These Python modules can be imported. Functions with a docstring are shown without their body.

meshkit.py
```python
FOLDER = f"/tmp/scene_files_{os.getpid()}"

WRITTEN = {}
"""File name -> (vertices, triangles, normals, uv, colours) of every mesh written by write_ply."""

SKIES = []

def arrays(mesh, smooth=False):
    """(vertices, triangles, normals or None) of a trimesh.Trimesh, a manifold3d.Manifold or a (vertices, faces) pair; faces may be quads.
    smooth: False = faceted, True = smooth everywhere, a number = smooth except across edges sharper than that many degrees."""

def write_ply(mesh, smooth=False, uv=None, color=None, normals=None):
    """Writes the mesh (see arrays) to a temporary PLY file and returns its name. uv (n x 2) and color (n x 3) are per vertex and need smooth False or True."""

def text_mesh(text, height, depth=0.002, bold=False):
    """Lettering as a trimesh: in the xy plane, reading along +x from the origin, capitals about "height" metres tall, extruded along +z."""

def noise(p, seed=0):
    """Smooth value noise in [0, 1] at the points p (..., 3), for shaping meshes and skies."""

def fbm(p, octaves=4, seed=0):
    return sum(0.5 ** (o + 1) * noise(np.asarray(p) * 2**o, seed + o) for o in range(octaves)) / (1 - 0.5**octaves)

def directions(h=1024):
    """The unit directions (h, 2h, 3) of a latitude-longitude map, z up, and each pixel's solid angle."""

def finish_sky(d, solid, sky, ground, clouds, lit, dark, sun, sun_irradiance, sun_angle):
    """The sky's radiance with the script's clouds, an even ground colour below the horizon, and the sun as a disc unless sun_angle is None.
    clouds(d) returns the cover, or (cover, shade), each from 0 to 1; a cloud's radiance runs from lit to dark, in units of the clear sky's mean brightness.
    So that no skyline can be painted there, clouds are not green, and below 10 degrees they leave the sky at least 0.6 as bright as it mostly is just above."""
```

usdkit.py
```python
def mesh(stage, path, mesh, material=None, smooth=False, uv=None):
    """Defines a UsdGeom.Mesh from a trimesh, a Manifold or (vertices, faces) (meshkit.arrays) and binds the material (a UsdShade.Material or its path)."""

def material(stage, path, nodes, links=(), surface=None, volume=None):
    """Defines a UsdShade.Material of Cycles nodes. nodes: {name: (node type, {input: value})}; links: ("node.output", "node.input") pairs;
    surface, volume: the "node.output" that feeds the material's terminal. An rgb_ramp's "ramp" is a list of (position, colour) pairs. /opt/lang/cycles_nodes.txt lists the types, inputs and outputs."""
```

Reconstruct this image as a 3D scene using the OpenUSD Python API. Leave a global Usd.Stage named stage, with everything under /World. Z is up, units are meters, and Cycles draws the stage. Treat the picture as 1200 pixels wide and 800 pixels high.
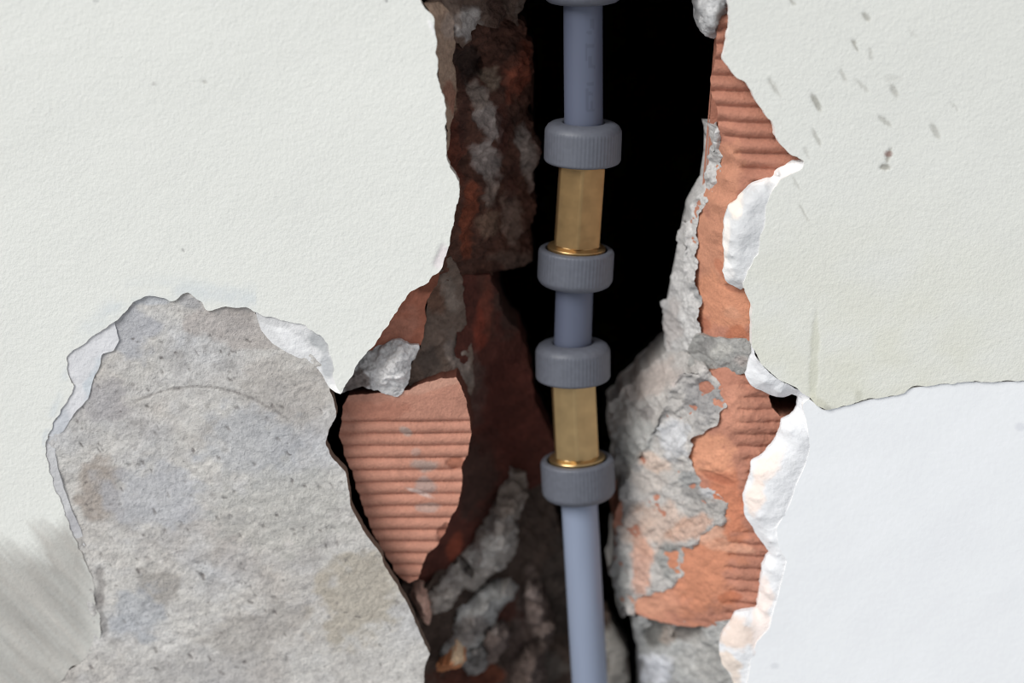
import math, numpy as np, trimesh, usdkit, meshkit, shapely
from shapely.geometry import Polygon
from scipy.spatial import Delaunay, cKDTree
from scipy.interpolate import RBFInterpolator
from pxr import Usd, UsdGeom, UsdLux, UsdShade, Gf, Sdf, Vt

stage = Usd.Stage.CreateInMemory()
UsdGeom.SetStageUpAxis(stage, 'Z'); UsdGeom.SetStageMetersPerUnit(stage, 1.0)
WORLD = UsdGeom.Xform.Define(stage, '/World')
stage.SetDefaultPrim(WORLD.GetPrim())

# ---------------------------------------------------------------- camera (mm in this file, metres on the stage; y runs into the wall)
PITCH = math.radians(15.0)
DIST = 1100.0                     # camera to the middle of the view on the wall face
FPX = 2200.0                      # focal length for a 1200 px wide picture
ZC = 1.20                         # height of that point above the ground, m
CAM = np.array([0.0, -DIST * math.cos(PITCH), DIST * math.sin(PITCH)])
FWD = np.array([0.0, math.cos(PITCH), -math.sin(PITCH)])
UPV = np.array([0.0, math.sin(PITCH), math.cos(PITCH)])
cam = UsdGeom.Camera.Define(stage, '/World/camera')
cam.CreateHorizontalApertureAttr(36.0); cam.CreateVerticalApertureAttr(24.0)
cam.CreateFocalLengthAttr(36.0 * FPX / 1200)
cam.CreateClippingRangeAttr(Gf.Vec2f(0.05, 50))
cam.CreateFStopAttr(2.4); cam.CreateFocusDistanceAttr(1.10)
cam.CreateExposureAttr(0.22)
xf = UsdGeom.Xformable(cam)
xf.AddTranslateOp().Set(Gf.Vec3d(CAM[0] / 1000, CAM[1] / 1000, CAM[2] / 1000 + ZC))
xf.AddRotateXOp().Set(90.0 - math.degrees(PITCH))

# ---------------------------------------------------------------- light: hazy sun high on the left, pale even sky
dome = UsdLux.DomeLight.Define(stage, '/World/sky')
dome.CreateIntensityAttr(0.135); dome.CreateColorAttr(Gf.Vec3f(0.96, 0.99, 1.04))
sun = UsdLux.DistantLight.Define(stage, '/World/sun')
sun.CreateIntensityAttr(2.62); sun.CreateAngleAttr(32.0); sun.CreateColorAttr(Gf.Vec3f(1.0, 0.985, 0.96))
SUN_TO = np.array([-0.63, -0.56, 0.60]); SUN_TO /= np.linalg.norm(SUN_TO)
def look(z):                      # matrix whose +z axis is z
    z = z / np.linalg.norm(z); x = np.cross([0, 0, 1], z); x /= np.linalg.norm(x); y = np.cross(z, x)
    return Gf.Matrix4d(*x, 0, *y, 0, *z, 0, 0, 0, 0, 1)
UsdGeom.Xformable(sun).AddTransformOp().Set(look(SUN_TO))

# ---------------------------------------------------------------- helpers
def lin(c):
    c = np.asarray(c, float) / 255.0
    return np.where(c <= 0.04045, c / 12.92, ((c + 0.055) / 1.055) ** 2.4)

def P(px, py, d):
    """The point at depth d behind the wall face that is seen at (px, py)."""
    px, py, d = (np.asarray(a, float) for a in (px, py, d))
    u, v = (px - 600) / FPX, (400 - py) / FPX
    D = FWD + u[..., None] * np.array([1.0, 0, 0]) + v[..., None] * UPV
    t = (d - CAM[1]) / D[..., 1]
    return CAM + t[..., None] * D

def pix(X):
    r = np.asarray(X, float) - CAM
    w = r @ FWD
    return 600 + FPX * r[..., 0] / w, 400 - FPX * (r @ UPV) / w

used = {}
SURF = {}
def path(name, parent):
    key = (parent, name); n = used.get(key, 0); used[key] = n + 1
    return f"{parent}/{name}" + (f"_{n:03d}" if n else '')

def tag(p, label=None, cat=None, group=None, kind=None):
    for k, v in (('label', label), ('category', cat), ('group', group), ('kind', kind)):
        if v: p.SetCustomDataByKey(k, v)
    return p

def xform(name, label=None, cat=None, group=None, kind=None):
    x = UsdGeom.Xform.Define(stage, path(name, '/World'))
    return tag(x.GetPrim(), label, cat, group, kind)

def put(name, v, f, nrm, col, mat, parent, label=None):
    """One Mesh prim; v in mm."""
    pp = path(name, str(parent.GetPath()) if parent else '/World')
    keep = np.unique(f); back_to = np.full(len(v), -1); back_to[keep] = np.arange(len(keep)); f = back_to[f]
    v, nrm, col = (None if a is None else a[keep] for a in (v, nrm, col))
    m = usdkit.mesh(stage, pp, (v / 1000 + [0, 0, ZC], f), mat)
    if nrm is not None:
        m.CreateNormalsAttr(Vt.Vec3fArray.FromNumpy(nrm.astype(np.float32))); m.SetNormalsInterpolation('vertex')
    if col is not None:
        UsdGeom.PrimvarsAPI(m).CreatePrimvar('col', Sdf.ValueTypeNames.Color3fArray, 'vertex').Set(Vt.Vec3fArray.FromNumpy(np.clip(col, 0, 1).astype(np.float32)))
    return tag(m.GetPrim(), label)

def fbm(X, mm, octaves=4, seed=0):
    """Noise in about -1..1 whose largest features are mm wide."""
    return (meshkit.fbm(np.asarray(X) / mm + 1000.0, octaves, seed) - 0.5) * 3.2

def vnormals(v, f):
    n = np.zeros_like(v); fn = np.cross(v[f[:, 1]] - v[f[:, 0]], v[f[:, 2]] - v[f[:, 0]])
    for k in range(3): np.add.at(n, f[:, k], fn)
    return n / np.maximum(np.linalg.norm(n, axis=1, keepdims=True), 1e-12)

def densify(pts, step):
    out = []
    for a, b in zip(pts, np.roll(pts, -1, 0)):
        n = max(1, int(np.linalg.norm(b[[0, 2]] - a[[0, 2]]) / step))
        t = np.arange(n)[:, None] / n
        out.append(a + (b - a) * t)
    return np.vstack(out)

def smoothpoly(b, k):
    for _ in range(k):
        b = 0.25 * np.roll(b, 1, 0) + 0.5 * b + 0.25 * np.roll(b, -1, 0)
    return b

def blend(col, dep, px, py, X, blobs, seed):
    """Stains, stuck mortar and dents: ragged ellipses (px, py, rx, ry, degrees, colour or None, strength[, dent mm])."""
    if not blobs: return col, dep
    wob = fbm(X, 9.0, 4, seed + 50) * 0.5
    for i, bl in enumerate(blobs):
        x, y, rx, ry, a, c, s = bl[:7]; dd = bl[7] if len(bl) > 7 else 0
        a = math.radians(a); dx, dy = px - x, py - y
        e, g = (dx * math.cos(a) + dy * math.sin(a)) / rx, (-dx * math.sin(a) + dy * math.cos(a)) / ry
        q = np.sqrt(e * e + g * g) + wob * (1 if min(rx, ry) > 5 else 0.5)
        w = np.clip((1.25 - q) / 0.55, 0, 1); w = w * w * (3 - 2 * w)
        if c is not None: col = col + (lin(c) - col) * (w * s)[:, None]
        dep = dep + dd * w
    return col, dep

def relief(name, parent, mat, poly, inner=(), back=110.0, step=1.0, base=(170, 165, 160), mottle=((8, 0.12), (2.5, 0.10)), rough=((12, 1.0), (3.5, 0.5)),
           blobs=(), jitter=1.0, extra=None, colour=None, seed=0, label=None, coarse=None, skirt=None, smooth=1, tilt=True, taper=0.0, over=None):
    """A solid with a rough broken front. poly: (px, py, depth mm) round its outline, or ('mm', x, z, depth); inner: more depths inside."""
    rng = np.random.default_rng(seed + 7)
    world = lambda q: np.array([q[1], q[3], q[2]], float) if q[0] == 'mm' else P(q[0], q[1], q[2])
    cor = np.array([world(q) for q in poly])
    if Polygon(cor[:, [0, 2]]).exterior.is_ccw is False: cor = cor[::-1]
    ctl = np.vstack([densify(cor, 14.0 if coarse is None else 60.0)] + ([np.array([world(q) for q in inner])] if len(inner) else []))
    _, keep = np.unique(np.round(ctl[:, [0, 2]], 1), axis=0, return_index=True); ctl = ctl[keep]
    b = densify(cor, step)
    b = smoothpoly(b, smooth)
    inview = lambda A: (lambda u, v: (u > -50) & (u < 1250) & (v > -50) & (v < 850))(*pix(np.c_[A[:, 0], np.zeros(len(A)), A[:, 1]]))
    if jitter:
        tang = np.roll(b, -1, 0) - np.roll(b, 1, 0); nn = np.c_[tang[:, 2], -tang[:, 0]]; nn /= np.maximum(np.linalg.norm(nn, axis=1, keepdims=True), 1e-9)
        B3 = np.c_[b[:, 0], 0 * b[:, 0], b[:, 2]]
        j = (fbm(B3, 7.0, 4, seed + 3) * jitter * 0.9) * inview(b[:, [0, 2]])
        b[:, 0] += nn[:, 0] * j; b[:, 2] += nn[:, 1] * j
    pg = Polygon(b[:, [0, 2]])
    if not pg.is_valid:
        pg = pg.buffer(0)
        if pg.geom_type != 'Polygon': pg = max(pg.geoms, key=lambda g: g.area)
        ring = np.array(pg.exterior.coords)[:-1]
        if not pg.exterior.is_ccw: ring = ring[::-1]
        b = densify(np.c_[ring[:, 0], 0 * ring[:, 0], ring[:, 1]], step)
        pg = Polygon(b[:, [0, 2]])
    x0, z0, x1, z1 = pg.bounds
    def grid(s, x0, z0, x1, z1):
        gx, gz = np.meshgrid(np.arange(x0, x1, s), np.arange(z0, z1, s * 0.866)); gx = gx + (np.arange(len(gx)) % 2)[:, None] * s / 2
        g = np.c_[gx.ravel(), gz.ravel()]; return g + rng.uniform(-.18, .18, g.shape) * s
    if coarse is None:
        G = grid(step, x0, z0, x1, z1)
    else:
        G = grid(step, max(x0, -345), max(z0, -260), min(x1, 345), min(z1, 260)); G = G[inview(G)]
        H = grid(coarse, x0, z0, x1, z1); G = np.vstack([G, H[~inview(H)]])
    G = G[shapely.contains_xy(pg.buffer(-0.55 * step), G[:, 0], G[:, 1])]
    Q = np.vstack([b[:, [0, 2]], G]); nb = len(b)
    tri = Delaunay(Q).simplices
    cen = Q[tri].mean(1); tri = tri[shapely.contains_xy(pg, cen[:, 0], cen[:, 1])]
    A = Q[tri]; area = np.cross(A[:, 1] - A[:, 0], A[:, 2] - A[:, 0]); tri = tri[np.abs(area) > 1e-7]; area = area[np.abs(area) > 1e-7]
    tri[area < 0] = tri[area < 0][:, ::-1]                     # ccw in (x, z): faces -y
    if np.ptp(ctl[:, 1]) < 1e-6: dep = np.full(len(Q), ctl[0, 1])
    else:
        dep = RBFInterpolator(ctl[:, [0, 2]], ctl[:, 1], neighbors=min(24, len(ctl)), kernel='linear', smoothing=0.0)(Q)
    if over is not None:           # lies on another surface: (its name, thickness mm, how far in from the rim it is reached)
        tree, refd, top = SURF[over[0]]
        dist, idx = tree.query(Q, k=4); ref = refd[idx].mean(1); d_rim = shapely.distance(shapely.points(Q), pg.exterior)
        prof = np.sqrt(np.clip(d_rim / over[2], 0, 1)); Q3 = np.c_[Q[:, 0], 0 * Q[:, 0], Q[:, 1]]
        lay = ref - over[1] * prof * (1 + 0.5 * fbm(Q3, 9, 3, seed + 71)) + 0.5
        dep = np.where(dist[:, 0] < 3.0, np.minimum(dep, lay), dep)
    V = np.c_[Q[:, 0], dep, Q[:, 1]]
    px, py = pix(V)
    col = np.tile(lin(base), (len(V), 1)) if colour is None else colour(px, py, V)
    dd = np.zeros(len(V))
    if extra is not None: dd = dd + extra(px, py, V)
    col, dd = blend(col, dd, px, py, V, blobs, seed)
    N = vnormals(V, tri) if tilt else np.tile([0, -1.0, 0], (len(V), 1))
    r = sum(a * fbm(V, s, 3, seed + i) for i, (s, a) in enumerate(rough)) if rough else 0
    V2 = V.copy(); V2[:, 1] += dd
    V2 += N * np.asarray(r).reshape(-1, 1)
    for i, (s, a) in enumerate(mottle): col = col * (1 + a * fbm(V, s, 3, seed + 20 + i))[:, None]
    SURF[f'{parent.GetName() if parent else chr(47)}:{name}:{seed}'] = (cKDTree(V2[:, [0, 2]]), V2[:, 1], None)
    # skirt back into the wall, rough like a break
    ring = V2[:nb]; n = 4; layers = [ring]; c0 = V2.mean(0)
    for k in range(1, n + 1):
        t = k / n; L = ring.copy(); L[:, 1] = ring[:, 1] + (np.maximum(back, ring[:, 1] + 0.5) - ring[:, 1]) * t
        if rough and (k < n or taper):
            tang = np.roll(L, -1, 0) - np.roll(L, 1, 0); nn = np.c_[tang[:, 2], 0 * tang[:, 0], -tang[:, 0]]; nn /= np.maximum(np.linalg.norm(nn, axis=1, keepdims=True), 1e-9)
            L -= nn * (np.abs(fbm(L, 8, 3, seed + 9)) * rough[0][1] * 0.8 * (k < n) + taper * t)[:, None]
        layers.append(L)
    S = np.vstack(layers); i = np.arange(nb); j = (i + 1) % nb
    F = []
    for k in range(n):
        a, bb, c, d = k * nb + i, k * nb + j, (k + 1) * nb + j, (k + 1) * nb + i
        F += [np.c_[a, d, c], np.c_[a, c, bb]]
    F = np.vstack(F)
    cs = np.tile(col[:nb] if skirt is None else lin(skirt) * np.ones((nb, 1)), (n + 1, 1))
    for s, a in mottle: cs = cs * (1 + a * fbm(S, s, 3, seed + 40))[:, None]
    bq = layers[-1]; bt = Delaunay(bq[:, [0, 2]]).simplices; bc = bq[bt][:, :, [0, 2]].mean(1); bt = bt[shapely.contains_xy(pg, bc[:, 0], bc[:, 1])]
    Ab = bq[bt][:, :, [0, 2]]; ab = np.cross(Ab[:, 1] - Ab[:, 0], Ab[:, 2] - Ab[:, 0]); bt = bt.copy(); bt[ab > 0] = bt[ab > 0][:, ::-1]
    v = np.vstack([V2, S, bq]); f = np.vstack([tri, F + len(V2), bt + len(V2) + len(S)])
    nr = np.vstack([vnormals(V2, tri), vnormals(S, F), np.tile([0, 1.0, 0], (nb, 1))])
    cc = np.vstack([col, cs, np.tile(lin(base), (nb, 1))])
    return put(name, v, f, nr, cc, mat, parent, label)

# ---------------------------------------------------------------- materials
UsdGeom.Scope.Define(stage, '/World/Looks')
def mineral(name, grain, amount, bump, rough=0.85, speck=None, spec=0.25):
    n = {'c': ('attribute', {'attribute': 'col'}), 'g': ('geometry', {}),
         'n': ('noise_texture', {'scale': grain, 'detail': 5.0, 'roughness': 0.62}),
         'm': ('map_range', {'from_min': 0.3, 'from_max': 0.7, 'to_min': 1 - amount, 'to_max': 1 + amount, 'clamp': False}),
         'x': ('mix', {'mix_type': 'multiply', 'fac': 1.0}),
         'b': ('bump', {'strength': 0.9, 'distance': bump}),
         'p': ('principled_bsdf', {'roughness': rough, 'specular_ior_level': spec})}
    l = [('g.position', 'n.vector'), ('n.fac', 'm.value'), ('c.color', 'x.color1'), ('m.result', 'x.color2'), ('n.fac', 'b.height'), ('b.normal', 'p.normal')]
    last = 'x.color'
    if speck:                      # small sand grains and pinholes
        n['v'] = ('voronoi_texture', {'scale': speck[0], 'randomness': 1.0}); n['vr'] = ('rgb_ramp', {'ramp': [(0.0, (speck[1],) * 3), (speck[2], (speck[1],) * 3), (speck[2] + 0.08, (1, 1, 1)), (1, (1, 1, 1))]})
        n['y'] = ('mix', {'mix_type': 'multiply', 'fac': 1.0})
        l += [('g.position', 'v.vector'), ('v.distance', 'vr.fac'), ('x.color', 'y.color1'), ('vr.color', 'y.color2')]; last = 'y.color'
    l.append((last, 'p.base_color'))
    return usdkit.material(stage, f'/World/Looks/{name}', n, l, surface='p.BSDF')
M_PAINT = mineral('emulsion_paint', 420, 0.015, 0.0005, 0.8)
M_CEMENT = mineral('cement_render', 520, 0.10, 0.0012, 0.9, speck=(260, 0.78, 0.10))
M_MORTAR = mineral('lime_mortar', 480, 0.16, 0.0016, 0.92, speck=(330, 0.8, 0.12))
M_BRICK = mineral('fired_clay', 600, 0.10, 0.0008, 0.85)
M_BROKEN = mineral('broken_clay', 420, 0.20, 0.0018, 0.92)
M_GYPSUM = mineral('gypsum', 350, 0.03, 0.0008, 0.8)
def plain(name, c, rough, metal=0.0, spec=0.4, var=0.08, scale=300, bump=0.0002):
    return usdkit.material(stage, f'/World/Looks/{name}', {
        'g': ('geometry', {}), 'n': ('noise_texture', {'scale': scale, 'detail': 4.0}),
        'm': ('map_range', {'from_min': 0.3, 'from_max': 0.7, 'to_min': 1 - var, 'to_max': 1 + var}),
        'x': ('mix', {'mix_type': 'multiply', 'fac': 1.0, 'color1': lin(c)}), 'b': ('bump', {'strength': 0.5, 'distance': bump}),
        'p': ('principled_bsdf', {'roughness': rough, 'metallic': metal, 'specular_ior_level': spec})},
        [('g.position', 'n.vector'), ('n.fac', 'm.value'), ('m.result', 'x.color2'), ('x.color', 'p.base_color'), ('n.fac', 'b.height'), ('b.normal', 'p.normal')], surface='p.BSDF')
M_NUT = plain('grey_nut_plastic', (94, 97, 106), 0.5)
M_BRASS = plain('brass', (184, 156, 112), 0.33, metal=0.9, var=0.10, scale=120)
M_BRASS_DULL = plain('tarnished_brass', (166, 136, 94), 0.40, metal=0.85, var=0.14, scale=120)
M_FILLER = mineral('smooth_filler', 300, 0.012, 0.0002, 0.75)
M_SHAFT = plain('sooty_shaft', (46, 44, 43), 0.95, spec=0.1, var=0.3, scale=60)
M_PIPE = usdkit.material(stage, '/World/Looks/grey_pipe_plastic', {'c': ('attribute', {'attribute': 'col'}), 'p': ('principled_bsdf', {'roughness': 0.42, 'specular_ior_level': 0.4})}, [('c.color', 'p.base_color')], surface='p.BSDF')

# ================================================================ THE SETTING
wall_left = xform('wall_left', 'cream painted wall with a bare grey cement patch and broken brick edge, left of the pipe', None, None, 'structure')
wall_right = xform('wall_right', 'broken wall edge with cream paint above smooth white filler, right of the pipe', None, None, 'structure')

# the dark hollow behind the wall
def boxmm(x0, x1, y0, y1, z0, z1):
    return trimesh.creation.box(bounds=[[x0, y0, z0], [x1, y1, z1]])
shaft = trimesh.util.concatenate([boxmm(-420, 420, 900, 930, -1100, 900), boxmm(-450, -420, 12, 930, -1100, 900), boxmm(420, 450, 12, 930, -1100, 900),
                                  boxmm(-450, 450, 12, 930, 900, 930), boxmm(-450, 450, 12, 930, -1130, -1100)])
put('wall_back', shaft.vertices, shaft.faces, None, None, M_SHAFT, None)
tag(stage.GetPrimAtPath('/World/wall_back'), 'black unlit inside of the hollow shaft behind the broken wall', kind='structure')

# ---- left: cream paint on plaster
EDGE_L = [(490, -24), (494, 0), (499, 10), (507, 20), (510, 45), (512, 70), (516, 100), (520, 122), (523, 145), (523, 165), (527, 190), (533, 205), (538, 222), (540, 233), (534, 246), (531, 264), (527, 284), (522, 300),
          (514, 319), (499, 330), (485, 340), (465, 367), (447, 390), (430, 412), (412, 440), (405, 456), (400, 462)]
FLAKE_R = [(394, 454), (391, 440), (389, 422), (384, 405), (375, 392), (356, 381), (335, 375), (312, 370), (296, 364)]
CEM_TOP = [(285, 361), (262, 361), (241, 364), (235, 352), (229, 347), (217, 345), (204, 352), (190, 350), (175, 348), (164, 348), (154, 353), (148, 364), (138, 376), (119, 386), (104, 397), (93, 405), (79, 418), (78, 430), (87, 450), (82, 466),
           (66, 490), (56, 509), (54, 530), (58, 556), (66, 579), (74, 597), (79, 613), (87, 632), (95, 650), (108, 674), (110, 700), (116, 720), (118, 742), (106, 765), (85, 782), (68, 802), (40, 850), (20, 1000), (60, 1100)]
CEM_R = [(385, 455), (391, 468), (395, 480), (393, 490), (386, 502), (381, 520), (391, 538), (404, 552), (409, 570), (410, 590), (418, 606), (430, 627), (447, 650), (452, 665), (465, 686), (480, 712), (492, 742), (504, 766), (496, 784), (496, 800), (502, 850), (520, 930), (560, 1010), (600, 1040)]
XL, XR, ZB, ZT = -1150.0, 1150.0, -1195.0, 1000.0

def paint_left(px, py, X):
    n = fbm(X, 60, 3, 4)
    c = lin((229, 230, 224)) + 0 * X
    c = c * (1 + 0.012 * n)[:, None]
    # cement brushed over the paint, lower left: streaks run down to the right
    a = math.radians(51); s, t = X[:, 0] * math.cos(a) - X[:, 2] * math.sin(a), X[:, 0] * math.sin(a) + X[:, 2] * math.cos(a)
    st = fbm(np.c_[s / 9, t, 0 * s], 5.0, 4, 11); st2 = fbm(np.c_[s / 6, t, 0 * s], 2.2, 3, 12)
    edge = np.interp(px, [-300, 0, 30, 60, 80, 110], [640, 632, 632, 618, 592, 640])
    w = np.clip((py - edge + st * 22 + 8) / 42, 0, 1) * np.clip((150 - px) / 60, 0, 1) * np.clip((1100 - py) / 200, 0, 1)
    g = lin((172, 169, 163)) * (1 + 0.19 * st + 0.17 * st2)[:, None]
    c = c + (g - c) * (w * np.clip(0.88 + 0.2 * st2, 0, 1))[:, None]
    # a pale blue-grey film of filler round the cement patch
    h = np.exp(-((py - np.interp(px, [50, 90, 150, 220, 290], [520, 400, 345, 340, 350])) / 14.0) ** 2) * (px > 50) * (px < 300)
    return c + (lin((205, 212, 216)) - c) * (0.5 * h * np.clip(0.6 + fbm(X, 10, 3, 6), 0, 1))[:, None]

def strip(px, py, X):
    a = math.radians(51); s, t = X[:, 0] * math.cos(a) - X[:, 2] * math.sin(a), X[:, 0] * math.sin(a) + X[:, 2] * math.cos(a)
    w = np.clip((py - 620) / 40, 0, 1) * np.clip((140 - px) / 40, 0, 1)
    return -w * (0.35 + 0.35 * fbm(np.c_[s / 9, t, 0 * s], 5.0, 4, 11))
poly = [(x, y, 0.0) for x, y in EDGE_L + FLAKE_R + CEM_TOP] + [('mm', -250.0, -420.0, 0.0), ('mm', 40.0, -430.0, 0.0), ('mm', 40.0, ZB, 0.0), ('mm', XL, ZB, 0.0), ('mm', XL, ZT, 0.0), ('mm', 40.0, ZT, 0.0), ('mm', 40.0, 236.0, 0.0), ('mm', 10.0, 232.0, 0.0), ('mm', -30.0, 226.0, 0.0)]
relief('painted_plaster', wall_left, M_PAINT, poly, back=10.0, step=1.25, coarse=30.0, colour=paint_left, mottle=((3, 0.012),), rough=((90, 0.5), (7, 0.06), (2.6, 0.03)), jitter=1.5, extra=strip, tilt=False,
       blobs=[(112, 1, 4, 2, 0, (150, 150, 150), .5), (240, 96, 3, 2, 0, (170, 168, 160), .6, .3), (181, 98, 3, 1.6, 0, (170, 168, 165), .6), (214, 293, 3.5, 2.5, 40, (160, 160, 158), .7, .3), (453, 1, 2, 2, 0, (120, 120, 120), .7),
              (506, 32, 12, 2, 70, (242, 240, 240), .8, -.4), (520, 300, 8, 15, 10, (232, 224, 224), .9, .8)], skirt=(196, 188, 178), seed=1, label='cream emulsion paint on plaster, brushed with grey cement at lower left')

# ---- left: bare cement patch
def cement(px, py, X):
    c = lin((204, 201, 196)) + 0 * X
    for i, (k, s, a) in enumerate((((192, 194, 199), 60, .8), ((172, 161, 152), 42, .5), ((200, 196, 190), 30, .7), ((160, 157, 156), 14, .55), ((204, 202, 200), 8, .5), ((150, 146, 143), 5, .5))):
        w = np.clip(fbm(X, s, 4, 60 + i) * 1.1, 0, 1) * a
        c = c + (lin(k) - c) * w[:, None]
    return c
blobs = [(115, 575, 30, 42, 20, (158, 146, 136), .7), (120, 470, 30, 28, 0, (162, 158, 160), .6), (150, 390, 40, 28, -20, (176, 177, 182), .8), (270, 385, 60, 22, 10, (178, 170, 165), .7), (330, 460, 60, 40, 30, (178, 172, 166), .5),
         (300, 520, 60, 40, 20, (178, 180, 184), .6), (180, 580, 60, 40, 10, (176, 178, 184), .6), (330, 600, 80, 50, 0, (186, 184, 178), .6), (420, 700, 45, 60, 40, (176, 167, 152), .75), (190, 690, 26, 26, 0, (150, 144, 138), .6),
         (160, 720, 34, 30, 0, (172, 176, 182), .6), (300, 740, 60, 30, -20, (160, 154, 148), .5), (270, 790, 90, 26, 0, (178, 175, 172), .5), (118, 722, 7, 28, -8, (128, 124, 122), .6, .5), (117, 690, 7, 24, 5, (136, 131, 128), .6, .4), (180, 352, 22, 7, 0, (186, 190, 196), .7), (222, 352, 16, 9, 20, (158, 158, 162), .6)]
# trowel arcs
for k in range(26):
    t = k / 25; blobs.append((160 + 175 * t, 486 - 44 * math.sin(math.pi * (0.12 + 0.74 * t)) + 22 * t, 5, 1.7, -30 + 75 * t, (128, 123, 120), .34 + .35 * ((k * 7) % 5) / 5, .25))
rg = np.random.default_rng(5)
for k in range(190):
    x, y = rg.uniform(90, 480), rg.uniform(370, 800)
    blobs.append((x, y, rg.uniform(1.5, 4.5), rg.uniform(1.0, 2.0), rg.uniform(10, 80), (112, 107, 105), rg.uniform(.35, .85), .45))
CEM_L = [(x + 4, y + 3) for x, y in CEM_TOP]
poly = [(x, y, 3.0) for x, y in CEM_R[::-1]] + [(382, 448, 3.0), (376, 438, 3.0), (362, 425, 3.0), (338, 415, 3.0), (320, 403, 3.0), (306, 388, 3.0), (296, 374, 3.0)] + [(x, y, 1.6 if y < 640 else .15) for x, y in CEM_TOP] + [(300, 1120, .5)]
# it runs on a little under the paint all round, but not past its own broken edge
mid = np.array([260.0, 640.0]); nR = len(CEM_R)
poly = poly[:nR] + [(x + 9 * (x - mid[0]) / math.hypot(x - mid[0], y - mid[1]), y + 9 * (y - mid[1]) / math.hypot(x - mid[0], y - mid[1]), d) for x, y, d in poly[nR:]]
relief('cement_patch', wall_left, M_CEMENT, poly, inner=[(250, 450, 1.2), (200, 500, 1.0), (300, 600, 0.2), (200, 700, 0.3), (400, 700, 0.4), (120, 560, 1.6), (330, 500, 1.0), (420, 640, 1.0)], back=12.0, step=1.05, colour=cement, mottle=((5, 0.07), (2, 0.10)),
       rough=((30, 0.6), (6, 0.34), (2.4, 0.26)), jitter=0.8, blobs=blobs, tilt=False, skirt=(120, 104, 92), seed=2, label='bare grey cement patch where paint has come off')

# white gypsum left round the patch
def under(pts, k=7):
    return [(x + k * (x - 230) / math.hypot(x - 230, y - 560), y + k * (y - 560) / math.hypot(x - 230, y - 560)) for x, y in pts]
relief('gypsum_flake', wall_left, M_GYPSUM, [(x, y, 0.9) for x, y in under([(136, 378), (119, 387), (104, 397), (93, 406), (79, 419), (79, 430), (88, 450), (82, 467), (65, 492), (57, 512)]) + [(63, 512), (75, 505), (90, 481), (104, 467), (108, 446), (115, 433), (120, 415), (133, 411), (139, 398)]],
       back=8.0, step=0.8, base=(219, 219, 221), mottle=((10, .04),), rough=((9, 0.22), (3, 0.12)), jitter=.5, tilt=False, blobs=[(112, 446, 10, 26, 15, (196, 206, 212), .6), (70, 500, 14, 20, 20, (190, 194, 200), .7)], seed=3, label='white gypsum flake on the left rim of the cement patch')
relief('gypsum_flake', wall_left, M_GYPSUM, [(x, y, 0.9) for x, y in under([(57, 514), (55, 530), (59, 556), (67, 579), (75, 597), (80, 613), (88, 633), (96, 650)], 5) + [(107, 672), (106, 655), (99, 636), (94, 618), (84, 597), (76, 575), (68, 550), (65, 528), (66, 512)]],
       back=8.0, step=0.8, base=(200, 200, 201), mottle=((10, .04),), rough=((9, 0.2), (3, 0.12)), jitter=.4, tilt=False, blobs=[(98, 654, 5, 20, -24, (236, 236, 236), .95), (86, 612, 9, 14, -20, (178, 177, 180), .8)], seed=4, label='thin pale gypsum rim along the lower left of the cement patch')
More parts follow.
